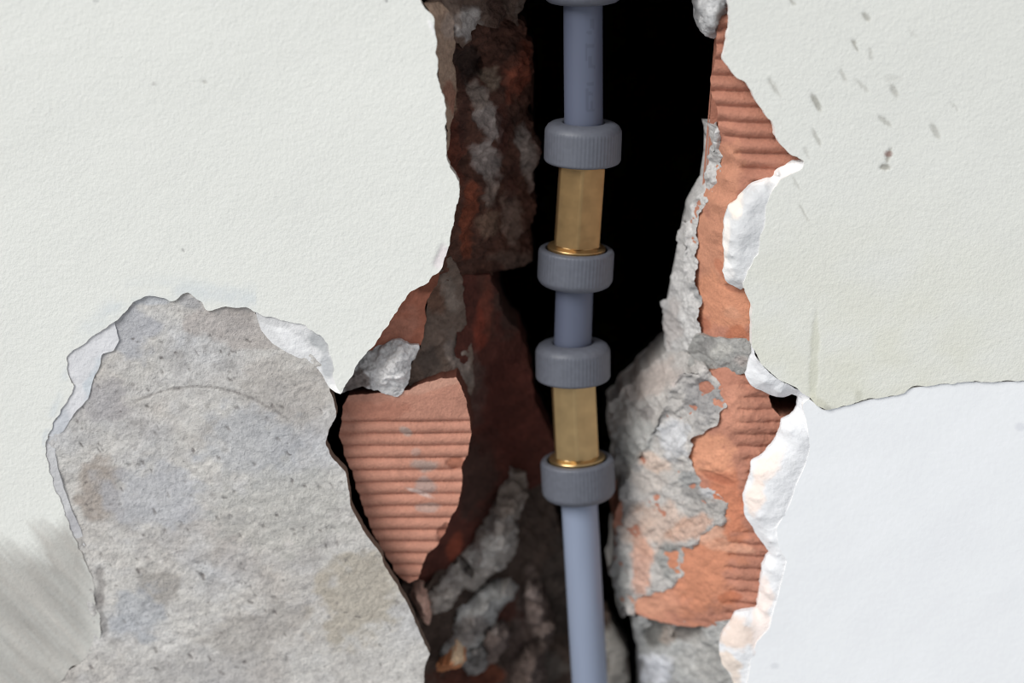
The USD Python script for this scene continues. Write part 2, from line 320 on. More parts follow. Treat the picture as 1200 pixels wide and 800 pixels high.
relief('gypsum_flake', wall_left, M_GYPSUM, [(298, 360, 1.0), (314, 366, .8), (338, 370, .7), (360, 376, .7), (380, 389, .7), (390, 402, .7), (395, 421, .7), (397, 439, .7), (398, 452, .6), (400, 462, .6), (393, 460, 2.0), (385, 453, 3.0), (378, 440, 3.2), (370, 430, 3.2), (354, 421, 3.0), (336, 413, 2.8), (320, 403, 2.8), (306, 387, 2.6)],
       inner=[(345, 395, 1.4), (368, 405, 2.9), (378, 425, 3.0), (330, 388, 1.2)], back=9.0, step=0.7, base=(226, 226, 226), mottle=((10, .03),), rough=((9, 0.15), (3, 0.08)), jitter=.3, tilt=False, blobs=[(376, 402, 10, 22, -35, (184, 186, 187), .95), (384, 428, 8, 20, -8, (186, 188, 190), .95), (345, 402, 24, 10, 38, (242, 242, 242), .9), (320, 376, 22, 5, 16, (206, 206, 206), .8), (392, 456, 8, 5, 40, (248, 248, 246), .95)], seed=5,
       label='curled white gypsum flake at upper right of the cement patch')

# ---- left: broken masonry
def ribs(T, z0, amp, mask, p=0.5):
    """Extruded ribs of a hollow clay block: T mm apart, one groove at height z0."""
    def f(px, py, X):
        ph = (X[:, 2] - z0 + 0.35 * fbm(X, 50, 2, 31)) / T
        prof = np.abs(np.sin(math.pi * ph)) ** p
        return (1 - prof) * amp * mask(px, py, X)
    return f
TERRA = (192, 138, 118)
z_r = P(450, 494, 20)[2]; T_L = abs(P(450, 679, 20)[2] - P(450, 494, 20)[2]) / 13
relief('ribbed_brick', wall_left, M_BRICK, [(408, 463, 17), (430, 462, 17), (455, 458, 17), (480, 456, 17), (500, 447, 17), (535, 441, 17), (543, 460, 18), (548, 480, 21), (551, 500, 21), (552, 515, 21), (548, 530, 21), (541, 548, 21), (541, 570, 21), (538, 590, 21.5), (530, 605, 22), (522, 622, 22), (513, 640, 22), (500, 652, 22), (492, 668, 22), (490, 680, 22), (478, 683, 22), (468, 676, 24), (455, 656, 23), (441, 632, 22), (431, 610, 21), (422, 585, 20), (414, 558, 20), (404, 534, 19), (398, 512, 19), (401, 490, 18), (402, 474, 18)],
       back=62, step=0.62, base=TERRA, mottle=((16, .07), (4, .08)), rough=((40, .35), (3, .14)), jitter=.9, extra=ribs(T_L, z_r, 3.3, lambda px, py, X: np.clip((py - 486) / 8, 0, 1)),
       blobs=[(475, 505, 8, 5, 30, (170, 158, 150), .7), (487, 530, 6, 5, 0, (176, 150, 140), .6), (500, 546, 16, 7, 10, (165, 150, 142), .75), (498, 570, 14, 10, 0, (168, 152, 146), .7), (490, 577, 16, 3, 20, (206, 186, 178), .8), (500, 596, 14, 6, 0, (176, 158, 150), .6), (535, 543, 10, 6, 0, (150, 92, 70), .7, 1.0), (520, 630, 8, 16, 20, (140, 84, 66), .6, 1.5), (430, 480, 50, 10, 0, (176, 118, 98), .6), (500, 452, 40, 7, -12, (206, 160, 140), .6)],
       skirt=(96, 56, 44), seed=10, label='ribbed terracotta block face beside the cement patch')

MORT = (176, 171, 166)
relief('mortar_joint', wall_left, M_MORTAR, [(457, 402, 20), (470, 398, 20), (492, 404, 20), (491, 412, 21), (482, 426, 19), (480, 442, 17), (477, 453, 17), (466, 464, 17), (455, 460, 17), (437, 454, 18), (424, 452, 20), (412, 456, 21), (400, 462, 22), (400, 440, 22), (425, 415, 21), (445, 404, 21)],
       inner=[(462, 430, 9), (450, 445, 10.5), (470, 415, 11), (472, 440, 11)], back=60, step=0.7, base=(216, 214, 213), mottle=((5, .12), (2.2, .16)), rough=((6, 1.5), (2.5, .8)), jitter=1.2, seed=11, blobs=[(415, 448, 16, 14, -50, (120, 104, 96), .8)], label='pale crumbly mortar lump above the ribbed block')
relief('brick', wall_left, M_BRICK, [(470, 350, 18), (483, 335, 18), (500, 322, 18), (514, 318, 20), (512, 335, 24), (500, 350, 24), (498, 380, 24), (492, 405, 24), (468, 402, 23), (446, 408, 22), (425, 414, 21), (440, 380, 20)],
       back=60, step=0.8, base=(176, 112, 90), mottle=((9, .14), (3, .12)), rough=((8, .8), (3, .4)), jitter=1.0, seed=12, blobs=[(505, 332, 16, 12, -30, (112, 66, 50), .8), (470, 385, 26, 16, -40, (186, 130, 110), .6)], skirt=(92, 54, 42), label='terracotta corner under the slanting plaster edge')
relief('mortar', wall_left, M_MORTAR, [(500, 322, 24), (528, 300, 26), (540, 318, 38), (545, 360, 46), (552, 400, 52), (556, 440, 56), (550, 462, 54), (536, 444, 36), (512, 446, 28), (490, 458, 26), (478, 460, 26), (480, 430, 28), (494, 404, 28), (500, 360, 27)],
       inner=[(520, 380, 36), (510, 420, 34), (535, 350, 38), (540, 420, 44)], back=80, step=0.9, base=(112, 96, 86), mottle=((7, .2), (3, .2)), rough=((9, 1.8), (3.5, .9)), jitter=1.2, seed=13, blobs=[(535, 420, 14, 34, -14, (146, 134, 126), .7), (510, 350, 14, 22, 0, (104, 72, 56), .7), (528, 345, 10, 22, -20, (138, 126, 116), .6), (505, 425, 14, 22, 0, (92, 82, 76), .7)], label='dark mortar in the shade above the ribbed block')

# the broken end of the upper block, running back into the hole
R_UP = [(606, -60, 84), (610, 6, 84), (616, 32, 85), (622, 48, 86), (626, 72, 87), (625, 104, 87), (619, 134, 87), (627, 162, 87), (631, 190, 87), (623, 216, 87), (627, 244, 87), (621, 270, 87), (627, 292, 87), (622, 308, 86), (604, 314, 82), (580, 318, 76)]
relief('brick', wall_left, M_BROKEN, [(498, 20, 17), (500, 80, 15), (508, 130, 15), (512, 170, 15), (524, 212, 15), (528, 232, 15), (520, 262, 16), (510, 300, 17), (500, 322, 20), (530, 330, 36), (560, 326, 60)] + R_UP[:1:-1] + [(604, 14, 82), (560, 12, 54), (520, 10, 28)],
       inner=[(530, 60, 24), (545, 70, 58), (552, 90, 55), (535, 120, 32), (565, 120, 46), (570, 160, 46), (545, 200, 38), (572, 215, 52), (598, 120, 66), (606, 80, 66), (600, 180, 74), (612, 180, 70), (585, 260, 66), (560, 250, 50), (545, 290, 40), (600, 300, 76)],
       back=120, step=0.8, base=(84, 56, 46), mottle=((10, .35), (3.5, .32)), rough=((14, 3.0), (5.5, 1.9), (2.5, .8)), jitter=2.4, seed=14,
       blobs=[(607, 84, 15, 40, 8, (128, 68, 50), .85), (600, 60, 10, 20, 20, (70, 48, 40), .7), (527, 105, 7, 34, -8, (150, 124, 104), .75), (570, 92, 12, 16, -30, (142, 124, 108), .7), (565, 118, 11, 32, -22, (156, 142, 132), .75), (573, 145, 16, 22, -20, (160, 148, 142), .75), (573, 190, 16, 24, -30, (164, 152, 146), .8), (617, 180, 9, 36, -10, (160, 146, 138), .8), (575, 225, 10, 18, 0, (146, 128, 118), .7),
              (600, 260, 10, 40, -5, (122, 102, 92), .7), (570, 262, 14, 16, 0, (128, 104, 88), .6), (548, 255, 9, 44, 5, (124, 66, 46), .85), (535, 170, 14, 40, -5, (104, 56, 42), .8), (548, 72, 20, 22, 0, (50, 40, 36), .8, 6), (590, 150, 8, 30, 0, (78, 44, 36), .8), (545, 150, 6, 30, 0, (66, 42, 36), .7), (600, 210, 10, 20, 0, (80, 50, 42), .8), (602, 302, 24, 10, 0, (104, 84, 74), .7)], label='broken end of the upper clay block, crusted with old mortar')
relief('mortar_joint', wall_left, M_MORTAR, [(480, -70, 12), (488, -20, 12), (498, 10, 12), (500, 36, 13), (508, 52, 14), (518, 44, 18), (530, 50, 22), (543, 58, 34), (552, 44, 42), (562, 26, 46), (580, 34, 58), (592, 22, 68), (606, 30, 80), (612, 8, 83), (606, -60, 84), (560, -90, 55)],
       inner=[(525, 15, 20), (540, 30, 26), (555, 10, 38), (575, 20, 56), (595, 15, 68), (545, -20, 30)], back=118, step=0.9, base=(104, 86, 76), mottle=((8, .2), (3, .2)), rough=((10, 2.6), (4, 1.5)), jitter=2.6, seed=15, blobs=[(545, 28, 15, 16, 20, (172, 166, 162), .85, -3), (514, 20, 10, 26, -20, (150, 128, 112), .7), (530, 8, 8, 20, -20, (140, 122, 110), .6), (585, 20, 12, 30, -20, (70, 46, 38), .7), (612, 20, 6, 26, -10, (120, 108, 100), .6)], label='grey and brown mortar crust at the top of the hole')
relief('render_edge', wall_left, M_BROKEN, [(496, 4, 3), (507, 20, 3), (509, 45, 3), (511, 70, 3), (515, 100, 3), (519, 122, 3), (522, 150, 3), (525, 176, 6), (528, 150, 16), (532, 136, 19), (533, 118, 20), (534, 95, 20), (531, 70, 19), (534, 45, 19), (530, 22, 18), (515, 2, 15)],
       back=26, step=0.8, base=(158, 134, 116), mottle=((8, .12), (3, .14)), rough=((8, .8), (3, .4)), jitter=1.0, seed=16, blobs=[(528, 110, 7, 20, -10, (140, 92, 74), .7), (528, 32, 8, 16, 0, (164, 148, 138), .6)], label='chipped brown render behind the plaster edge')

# the hollow block in the middle, seen into its dark red inside
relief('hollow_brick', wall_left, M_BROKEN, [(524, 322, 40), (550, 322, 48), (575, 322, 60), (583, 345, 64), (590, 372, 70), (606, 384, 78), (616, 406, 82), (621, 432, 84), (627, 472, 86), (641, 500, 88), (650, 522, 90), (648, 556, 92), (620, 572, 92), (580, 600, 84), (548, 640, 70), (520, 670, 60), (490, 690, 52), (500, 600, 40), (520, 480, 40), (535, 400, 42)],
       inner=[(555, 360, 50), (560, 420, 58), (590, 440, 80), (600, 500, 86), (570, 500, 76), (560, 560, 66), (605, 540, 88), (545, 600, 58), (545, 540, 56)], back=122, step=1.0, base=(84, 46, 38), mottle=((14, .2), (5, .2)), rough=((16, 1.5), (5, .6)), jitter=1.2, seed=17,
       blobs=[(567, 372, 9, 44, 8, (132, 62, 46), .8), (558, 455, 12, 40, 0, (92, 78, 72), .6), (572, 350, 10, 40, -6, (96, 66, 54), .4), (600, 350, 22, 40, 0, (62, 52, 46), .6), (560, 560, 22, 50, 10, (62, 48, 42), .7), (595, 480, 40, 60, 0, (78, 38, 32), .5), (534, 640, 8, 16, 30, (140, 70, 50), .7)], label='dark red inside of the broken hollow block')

# rubble and mortar at the foot of the hole
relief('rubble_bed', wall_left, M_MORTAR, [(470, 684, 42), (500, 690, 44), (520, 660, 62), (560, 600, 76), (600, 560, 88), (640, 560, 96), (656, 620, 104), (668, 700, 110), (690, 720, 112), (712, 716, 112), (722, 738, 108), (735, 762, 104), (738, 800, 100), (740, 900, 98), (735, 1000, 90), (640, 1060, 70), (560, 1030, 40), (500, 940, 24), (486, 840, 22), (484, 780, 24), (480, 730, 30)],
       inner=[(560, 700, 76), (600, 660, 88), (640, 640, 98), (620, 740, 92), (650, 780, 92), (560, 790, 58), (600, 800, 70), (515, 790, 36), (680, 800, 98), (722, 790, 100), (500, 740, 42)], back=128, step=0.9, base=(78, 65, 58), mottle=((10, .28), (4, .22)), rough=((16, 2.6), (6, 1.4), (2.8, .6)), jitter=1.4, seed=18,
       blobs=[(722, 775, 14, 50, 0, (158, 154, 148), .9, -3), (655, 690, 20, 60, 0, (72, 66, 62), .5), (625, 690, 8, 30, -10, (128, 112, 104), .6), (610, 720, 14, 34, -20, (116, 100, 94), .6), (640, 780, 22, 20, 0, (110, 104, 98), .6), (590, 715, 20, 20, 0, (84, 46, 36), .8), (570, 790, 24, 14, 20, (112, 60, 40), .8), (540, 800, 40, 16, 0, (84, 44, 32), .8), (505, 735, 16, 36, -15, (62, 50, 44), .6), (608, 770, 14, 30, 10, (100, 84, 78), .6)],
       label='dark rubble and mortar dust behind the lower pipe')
def lump(name, pts, d0, d1, seed, base, parent=wall_left, over=None, mat=M_MORTAR, label=None, rise=None, blobs=(), back=None, rough=((8, 1.5), (3, .7)), mott=((7, .14), (3, .16))):
    pg = Polygon([(x, y) for x, y in pts]); c = pg.representative_point(); inner = []
    for q in (pg.buffer(-5), pg.buffer(-11)):
        for g in getattr(q, 'geoms', [q]):
            if g.is_empty: continue
            k = 0.62 if q.area > 0.55 * pg.area else 1.0
            for t in np.linspace(0, 1, 9)[:-1]:
                p = g.exterior.interpolate(t, normalized=True); inner.append((p.x, p.y, d0 + (d1 - d0) * k))
    inner.append((c.x, c.y, d1))
    return relief(name, parent, mat, [(x, y, d0) for x, y in pts], inner=inner, back=back or d0 + 14, step=0.75, base=base, mottle=mott, rough=rough, jitter=1.0, seed=seed, blobs=blobs, label=label, smooth=2, over=over)
RUB = dict(over=('wall_left:rubble_bed:18', 8.0, 6.0), rough=((9, 2.6), (4, 1.5), (2, .6)), mott=((7, .22), (3, .22)))
lump('mortar', [(598, 545), (613, 551), (617, 568), (611, 598), (607, 625), (606, 646), (592, 662), (572, 670), (558, 682), (544, 676), (530, 690), (514, 692), (502, 684), (506, 668), (526, 652), (546, 634), (562, 612), (576, 590), (588, 563)], 86, 60, 20, (160, 152, 145), label='long grey mortar lump slanting up behind the pipe', blobs=[(602, 580, 16, 40, 18, (122, 108, 98), .8), (570, 648, 24, 14, -30, (182, 177, 172), .7), (545, 664, 5, 12, -30, (60, 52, 48), .8, 5), (560, 625, 10, 20, 30, (128, 116, 108), .6), (520, 674, 14, 12, 0, (150, 144, 140), .6)], **RUB)
lump('mortar', [(538, 698), (556, 688), (580, 676), (598, 676), (607, 688), (600, 702), (584, 712), (574, 730), (558, 748), (538, 754), (518, 744), (522, 724), (532, 712)], 86, 52, 22, (160, 158, 155), label='pale grey mortar lump in the rubble', blobs=[(594, 690, 9, 8, 0, (196, 188, 180), .8), (545, 740, 26, 14, -20, (122, 112, 107), .7), (560, 705, 20, 10, -30, (178, 176, 173), .7), (545, 705, 4, 10, -20, (205, 205, 203), .7)], **RUB)
lump('mortar', [(548, 744), (566, 742), (574, 756), (566, 772), (548, 770), (540, 757)], 76, 48, 24, (124, 120, 117), **RUB)
lump('mortar', [(574, 726), (590, 724), (598, 742), (586, 764), (568, 764), (562, 744)], 82, 58, 25, (112, 98, 92), blobs=[(577, 738, 8, 6, 30, (150, 138, 132), .8)], **RUB)
lump('mortar', [(610, 690), (622, 672), (634, 676), (640, 700), (650, 740), (640, 760), (626, 744), (614, 716)], 104, 78, 26, (112, 98, 92), blobs=[(626, 690, 8, 16, 0, (136, 122, 116), .8)], **RUB)
lump('mortar', [(600, 770), (616, 752), (634, 760), (640, 790), (632, 830), (606, 830)], 86, 60, 27, (98, 84, 78), **RUB)

# ---- right: plaster, filler and broken masonry
EDGE_RT = [(850, -30), (854, 0), (856, 20), (852, 36), (851, 58), (848, 71), (858, 85), (872, 96), (884, 114), (896, 132), (906, 148), (908, 158), (914, 172), (926, 181), (934, 183), (942, 188), (940, 197), (930, 203), (916, 211), (904, 224), (899, 240), (897, 256), (892, 280), (887, 300), (877, 318), (870, 334), (877, 350), (882, 366), (881, 385), (882, 405),
           (890, 424), (897, 431), (917, 447), (932, 454), (945, 464), (957, 474), (968, 480), (976, 478)]
SEAM = [(990, 475), (1010, 470), (1032, 465), (1053, 462), (1070, 453), (1101, 450), (1132, 447), (1165, 447), (1200, 446), (1260, 444)]
def paint_right(px, py, X):
    c = lin((223, 224, 218)) + 0 * X
    w = np.clip((py - 200) / 260, 0, 1) * np.clip((460 - np.abs(py - 330)) / 120, 0, 1) * np.clip((1300 - px) / 200, 0, 1)
    c = c + (lin((218, 218, 205)) - c) * (w * np.clip(.8 + .5 * fbm(X, 22, 3, 70), 0, 1))[:, None]
    return c * (1 + .012 * fbm(X, 50, 3, 71))[:, None]
pits = []
for x, y, rx, ry, a, s in [(1015, 20, 8, 6, 50, .8), (1002, 53, 9, 3.5, 65, .9), (1020, 62, 9, 3.5, 80, .4), (988, 88, 9, 4, 65, .5), (1010, 100, 11, 4, 45, .4), (1048, 106, 10, 6, 65, .6), (957, 121, 13, 6, 62, .9), (904, 100, 12, 2.5, 60, .6), (909, 102, 14, 2.5, 62, .5), (1037, 142, 10, 5, 40, .6), (957, 161, 11, 3.5, 65, .6), (1096, 154, 12, 6, 60, .6), (1042, 181, 10, 5, -75, .9), (1037, 196, 6, 6, 0, 1.0), (928, 2, 6, 3, 50, .8), (1118, 124, 8, 2.5, 55, .35), (1070, 40, 9, 5, 40, .2), (1047, 92, 12, 8, 0, .2), (933, 215, 10, 2.5, 60, .4), (942, 250, 14, 2.5, 62, .5), (945, 178, 8, 2.5, 65, .35)]:
    pits.append((x, y, rx * .95, ry * .6, a, (142, 139, 128), s * .72, .6 * s))
pits.append((1041, 180, 5, 4, 0, (140, 104, 96), .7))
pits += [(954, 420, 5, 60, 3, (200, 200, 182), .55, .25), (962, 474, 16, 6, 40, (204, 203, 186), .7, -.5), (1006, 464, 5, 9, -10, (196, 196, 182), .6), (970, 478, 6, 3, 10, (168, 168, 160), .6)]
poly = [(x, y, 0.0) for x, y in EDGE_RT + SEAM] + [('mm', XR, -22.0, 0.0), ('mm', XR, ZT, 0.0), ('mm', 40.0, ZT, 0.0), ('mm', 40.0, 236.0, 0.0), ('mm', 90.0, 232.0, 0.0)]
relief('painted_plaster', wall_right, M_PAINT, poly, back=10.0, step=1.25, coarse=30.0, colour=paint_right, mottle=((3, 0.012),), rough=((90, 0.5), (7, 0.06), (2.6, 0.03)), jitter=1.1, tilt=False, blobs=pits, skirt=(240, 238, 234), seed=31, label='cream painted plaster with small chips, right of the hole')
LIP_LO = [(948, 466), (940, 474), (943, 486), (946, 500), (950, 522), (944, 545), (934, 566), (926, 590), (910, 618), (912, 640), (922, 656), (918, 672), (914, 692), (906, 716), (902, 736), (886, 752), (880, 775), (876, 800), (880, 900), (850, 1000), (790, 1080)]
relief('filler_patch', wall_right, M_FILLER, [(x, y, 1.0) for x, y in LIP_LO] + [('mm', 42.0, -430.0, 1.0), ('mm', 42.0, ZB, 1.0), ('mm', XR, ZB, 1.0), ('mm', XR, -22.5, 1.0)] + [(x, y + .5, 1.0) for x, y in SEAM[::-1]] + [(976, 479, 1.0), (966, 481, 1.0), (956, 474, 1.0)],
       back=10.5, step=1.5, coarse=30.0, base=(235, 237, 239), mottle=((40, .012),), rough=((70, .5), (10, .03)), jitter=.4, tilt=False, blobs=[(908, 780, 5, 4, 0, (206, 208, 212), .5), (1196, 500, 6, 5, 0, (212, 214, 220), .6)], seed=32, skirt=(245, 243, 240), label='smooth white filler below the cream paint')
# white broken edges of the plaster
LIP1_IN = [(928, 187), (914, 197), (906, 206), (880, 214), (870, 224), (864, 234), (853, 242), (849, 256), (847, 280), (849, 302), (847, 318), (855, 333), (868, 340)]
LIP1_OUT = [(941, 189), (939, 197), (930, 203), (916, 211), (904, 224), (899, 240), (897, 256), (892, 280), (887, 300), (877, 318), (872, 332)]
relief('broken_plaster_edge', wall_right, M_GYPSUM, [(x, y, 10.5) for x, y in LIP1_IN[::-1]] + [(x + 5, y + 1, .7) for x, y in LIP1_OUT], inner=[(930, 196, 2.5), (912, 205, 1.6), (896, 217, 1.5), (882, 225, 1.4), (873, 238, 1.2), (863, 252, 1.2), (858, 268, 1.2), (856, 282, 1.2), (857, 300, 1.3), (857, 314, 1.6), (865, 328, 2.5), (875, 290, .9), (885, 250, .9), (870, 310, .9)], back=12.8, step=.7, base=(214, 215, 216), mottle=((8, .03),), rough=((8, .28), (3, .12)), jitter=.9, seed=33,
       blobs=[(862, 240, 9, 14, 20, (248, 236, 224), .9), (912, 203, 30, 7, -18, (250, 248, 246), .9), (852, 320, 9, 10, 0, (248, 246, 244), .9), (850, 280, 5, 30, 4, (246, 240, 234), .9)], label='white broken plaster edge beside the upper block')
LIP2_IN = [(880, 402), (881, 415), (876, 428), (872, 438), (878, 448), (886, 456), (903, 462), (917, 465), (928, 461), (935, 464), (935, 477), (926, 486), (916, 491), (911, 510), (898, 530), (881, 542), (877, 562), (870, 584), (874, 604), (884, 622), (892, 634), (901, 646), (892, 662), (890, 692), (886, 712), (862, 718), (851, 732), (842, 755), (846, 774), (860, 800), (866, 900)]
LIP2_OUT = [(884, 900)] + [(x + 8, y) for x, y in LIP_LO[::-1][3:-1]] + [(950, 464)] + [(934, 455), (917, 448), (897, 432), (888, 422), (884, 405)]
relief('broken_plaster_edge', wall_right, M_GYPSUM, [(x, y, 10.5 if x < 925 or y > 478 else 9) for x, y in LIP2_IN] + [(x, y, 1.7) for x, y in LIP2_OUT], inner=[(895, 448, 3), (915, 460, 4), (926, 505, 1.8), (914, 538, 1.8), (893, 556, 2.2), (888, 585, 2.2), (890, 606, 2.2), (904, 634, 1.8), (910, 650, 1.8), (902, 668, 2), (900, 695, 2), (895, 716, 2.2), (872, 730, 2.6), (858, 755, 3), (860, 775, 3), (935, 520, 1.2), (915, 575, 1.2), (900, 740, 1.3)], back=12.8, step=.75, base=(228, 229, 231), mottle=((8, .03),), rough=((9, .45), (3.5, .2)), jitter=1.0, seed=34,
       blobs=[(900, 545, 12, 26, 40, (243, 228, 218), .8), (884, 580, 10, 30, 10, (244, 226, 214), .8), (892, 720, 10, 40, 10, (238, 220, 210), .7), (862, 745, 18, 24, 30, (226, 206, 192), .85), (856, 780, 10, 30, -20, (232, 214, 198), .8)], label='white broken plaster edge beside the lower block')

# right blocks: ribbed face in front, broken side running back
ORANGE = (194, 138, 112)
zr1 = P(880, 108, 13)[2]; T1 = abs(P(880, 198, 13)[2] - zr1) / 5
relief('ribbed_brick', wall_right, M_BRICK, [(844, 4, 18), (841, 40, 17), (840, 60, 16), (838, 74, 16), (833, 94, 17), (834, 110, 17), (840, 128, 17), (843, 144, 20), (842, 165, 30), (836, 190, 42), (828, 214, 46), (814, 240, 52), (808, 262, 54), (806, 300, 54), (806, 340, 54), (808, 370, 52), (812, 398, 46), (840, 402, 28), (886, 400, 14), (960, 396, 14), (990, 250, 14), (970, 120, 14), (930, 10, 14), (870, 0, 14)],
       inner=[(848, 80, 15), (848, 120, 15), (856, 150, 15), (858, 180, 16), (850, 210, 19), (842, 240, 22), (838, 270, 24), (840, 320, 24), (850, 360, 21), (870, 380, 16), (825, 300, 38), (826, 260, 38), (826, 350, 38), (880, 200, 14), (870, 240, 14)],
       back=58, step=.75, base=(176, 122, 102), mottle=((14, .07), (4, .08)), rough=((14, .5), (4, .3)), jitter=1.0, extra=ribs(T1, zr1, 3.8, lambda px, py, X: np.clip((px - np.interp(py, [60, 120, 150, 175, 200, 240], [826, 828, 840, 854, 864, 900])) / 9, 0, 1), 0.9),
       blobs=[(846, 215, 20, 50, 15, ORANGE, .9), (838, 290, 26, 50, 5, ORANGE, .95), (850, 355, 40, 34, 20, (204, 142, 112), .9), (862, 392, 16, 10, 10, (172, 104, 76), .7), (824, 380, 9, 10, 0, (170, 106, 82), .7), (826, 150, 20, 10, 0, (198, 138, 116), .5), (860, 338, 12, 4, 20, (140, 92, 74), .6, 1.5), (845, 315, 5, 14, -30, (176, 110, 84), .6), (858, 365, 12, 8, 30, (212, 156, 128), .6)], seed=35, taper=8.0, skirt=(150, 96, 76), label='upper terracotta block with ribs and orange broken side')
zr2 = P(890, 654, 13)[2]; T2 = abs(P(890, 700, 13)[2] - zr2) / 3.3
relief('ribbed_brick', wall_right, M_BRICK, [(800, 440, 38), (850, 430, 24), (890, 440, 14), (960, 440, 14), (966, 456, 14), (906, 460, 14), (902, 466, 15), (904, 478, 16), (913, 488, 16), (970, 491, 14), (990, 600, 14), (960, 730, 14), (880, 736, 15), (830, 736, 30), (780, 730, 46), (742, 716, 62), (727, 700, 72), (720, 670, 76), (720, 600, 74), (760, 520, 60)],
       inner=[(860, 470, 16), (850, 500, 18), (830, 540, 24), (850, 580, 18), (860, 620, 16), (850, 660, 17), (850, 700, 18), (800, 600, 38), (800, 660, 36), (810, 710, 32), (760, 640, 54), (760, 690, 50)],
       back=116, step=.75, base=(178, 124, 104), mottle=((12, .09), (4, .10)), rough=((14, 1.0), (5, .6), (2.5, .25)), jitter=1.2, extra=ribs(T2, zr2, 2.3, lambda px, py, X: np.clip((px - np.interp(py, [470, 520, 560, 600, 640, 720], [864, 858, 876, 896, 846, 848])) / 10, 0, 1), 0.7),
       blobs=[(820, 660, 46, 60, 15, (198, 134, 104), .8), (850, 590, 20, 50, -10, (196, 126, 96), .8), (830, 530, 30, 26, 20, (208, 148, 118), .9), (856, 480, 22, 30, 0, (204, 146, 122), .6), (770, 705, 28, 22, 10, (204, 146, 120), .8), (760, 710, 22, 10, 0, (206, 150, 124), .7), (820, 610, 34, 16, 30, (200, 164, 144), .7), (856, 700, 14, 6, 0, (168, 98, 70), .6), (840, 560, 20, 5, 20, (160, 96, 74), .6, 1.2), (850, 640, 30, 6, 10, (208, 160, 136), .6)], seed=36, skirt=(158, 110, 90), label='lower terracotta block with ribs and dusty orange broken side')
relief('mortar', wall_right, M_MORTAR, [(840, 146, 26), (834, 165, 36), (829, 182, 46), (827, 198, 52), (822, 216, 58), (808, 236, 62), (804, 252, 64), (794, 270, 66), (793, 296, 66), (788, 320, 67), (787, 342, 68), (774, 354, 72), (776, 374, 72), (779, 396, 72), (782, 418, 72), (800, 420, 58), (818, 414, 42), (824, 396, 36), (818, 372, 38), (822, 350, 38), (812, 330, 40), (818, 305, 40), (816, 275, 42), (822, 250, 40), (836, 225, 36), (844, 200, 32), (846, 170, 28)],
       inner=[(806, 300, 50), (800, 340, 54), (800, 380, 52), (812, 260, 48), (836, 195, 42), (796, 365, 56)], back=76, step=.75, base=(196, 194, 192), mottle=((8, .10), (3, .10)), rough=((9, 1.5), (3.5, .8)), jitter=1.4, seed=37, taper=5.0, over=('wall_right:ribbed_brick:35', 2.2, 4.0), blobs=[(818, 344, 8, 14, -30, (150, 150, 150), .7, 2), (788, 380, 12, 26, 0, (184, 176, 172), .6), (822, 250, 12, 30, 20, (206, 204, 202), .6)], label='pale mortar stuck to the broken side of the upper block')
relief('mortar_joint', wall_right, M_MORTAR, [(812, 396, 40), (818, 390, 36), (840, 396, 26), (862, 398, 18), (886, 394, 14), (930, 392, 15), (930, 446, 15), (884, 436, 14), (870, 438, 17), (850, 436, 26), (830, 442, 34), (808, 436, 44), (806, 414, 46)],
       inner=[(850, 415, 20), (870, 415, 15), (830, 415, 30)], back=112, step=.75, base=(158, 157, 154), mottle=((6, .12), (3, .12)), rough=((7, 1.2), (3, .6)), jitter=1.0, seed=38, blobs=[(845, 412, 12, 10, 0, (186, 184, 178), .7), (868, 424, 12, 8, 0, (176, 164, 158), .6), (828, 404, 10, 8, 0, (126, 124, 122), .7)], label='grey mortar joint between the two ribbed blocks')
relief('mortar', wall_right, M_MORTAR, [(782, 412, 70), (766, 425, 76), (750, 437, 80), (731, 454, 84), (716, 472, 88), (714, 500, 88), (719, 530, 88), (725, 556, 86), (728, 596, 86), (718, 612, 88), (717, 640, 88), (717, 664, 88), (722, 700, 86), (732, 728, 80), (742, 712, 70), (748, 698, 64), (770, 690, 56), (790, 680, 48), (800, 664, 44), (802, 644, 42), (822, 626, 34), (846, 606, 25), (856, 588, 21), (842, 574, 25), (818, 556, 31), (808, 536, 33), (812, 514, 29), (836, 500, 21), (852, 476, 18.5), (846, 450, 21), (826, 430, 31), (806, 414, 48)],
       inner=[(770, 460, 56), (800, 450, 42), (740, 500, 70), (770, 520, 52), (740, 560, 70), (790, 560, 42), (820, 470, 28), (800, 500, 38), (735, 600, 74), (770, 590, 52), (810, 600, 36), (770, 640, 52), (740, 650, 70), (830, 590, 28)], back=116, step=.75, base=(186, 182, 178), mottle=((9, .12), (3.2, .12)), rough=((13, 2.0), (5, 1.2), (2.5, .5)), jitter=1.6, seed=39, over=('wall_right:ribbed_brick:36', 3.2, 4.0),
       blobs=[(765, 445, 30, 20, -30, (194, 180, 172), .7), (822, 470, 22, 30, -30, (148, 146, 146), .8, 1.5), (745, 520, 24, 30, 0, (166, 168, 166), .6), (790, 510, 18, 22, 0, (204, 206, 210), .7, -2), (760, 560, 24, 20, 20, (196, 186, 178), .6), (820, 578, 22, 10, 15, (140, 138, 136), .8, 2), (758, 485, 10, 8, 0, (138, 132, 130), .6, 2), (748, 545, 8, 8, 0, (132, 132, 132), .7, 2), (745, 615, 20, 26, 0, (198, 180, 168), .7), (806, 560, 12, 10, 0, (150, 152, 152), .7), (770, 615, 26, 30, 20, (204, 178, 162), .7), (752, 660, 12, 34, 0, (206, 158, 136), .75), (784, 655, 13, 24, 0, (146, 146, 143), .85, 1.5), (728, 680, 9, 40, 0, (166, 166, 163), .8), (830, 596, 26, 12, -20, (158, 154, 150), .6), (806, 622, 26, 12, -25, (206, 166, 144), .7), (765, 540, 16, 10, 30, (210, 186, 170), .7), (836, 578, 14, 8, 0, (206, 206, 208), .7)], label='thick grey mortar over the broken side of the lower block')
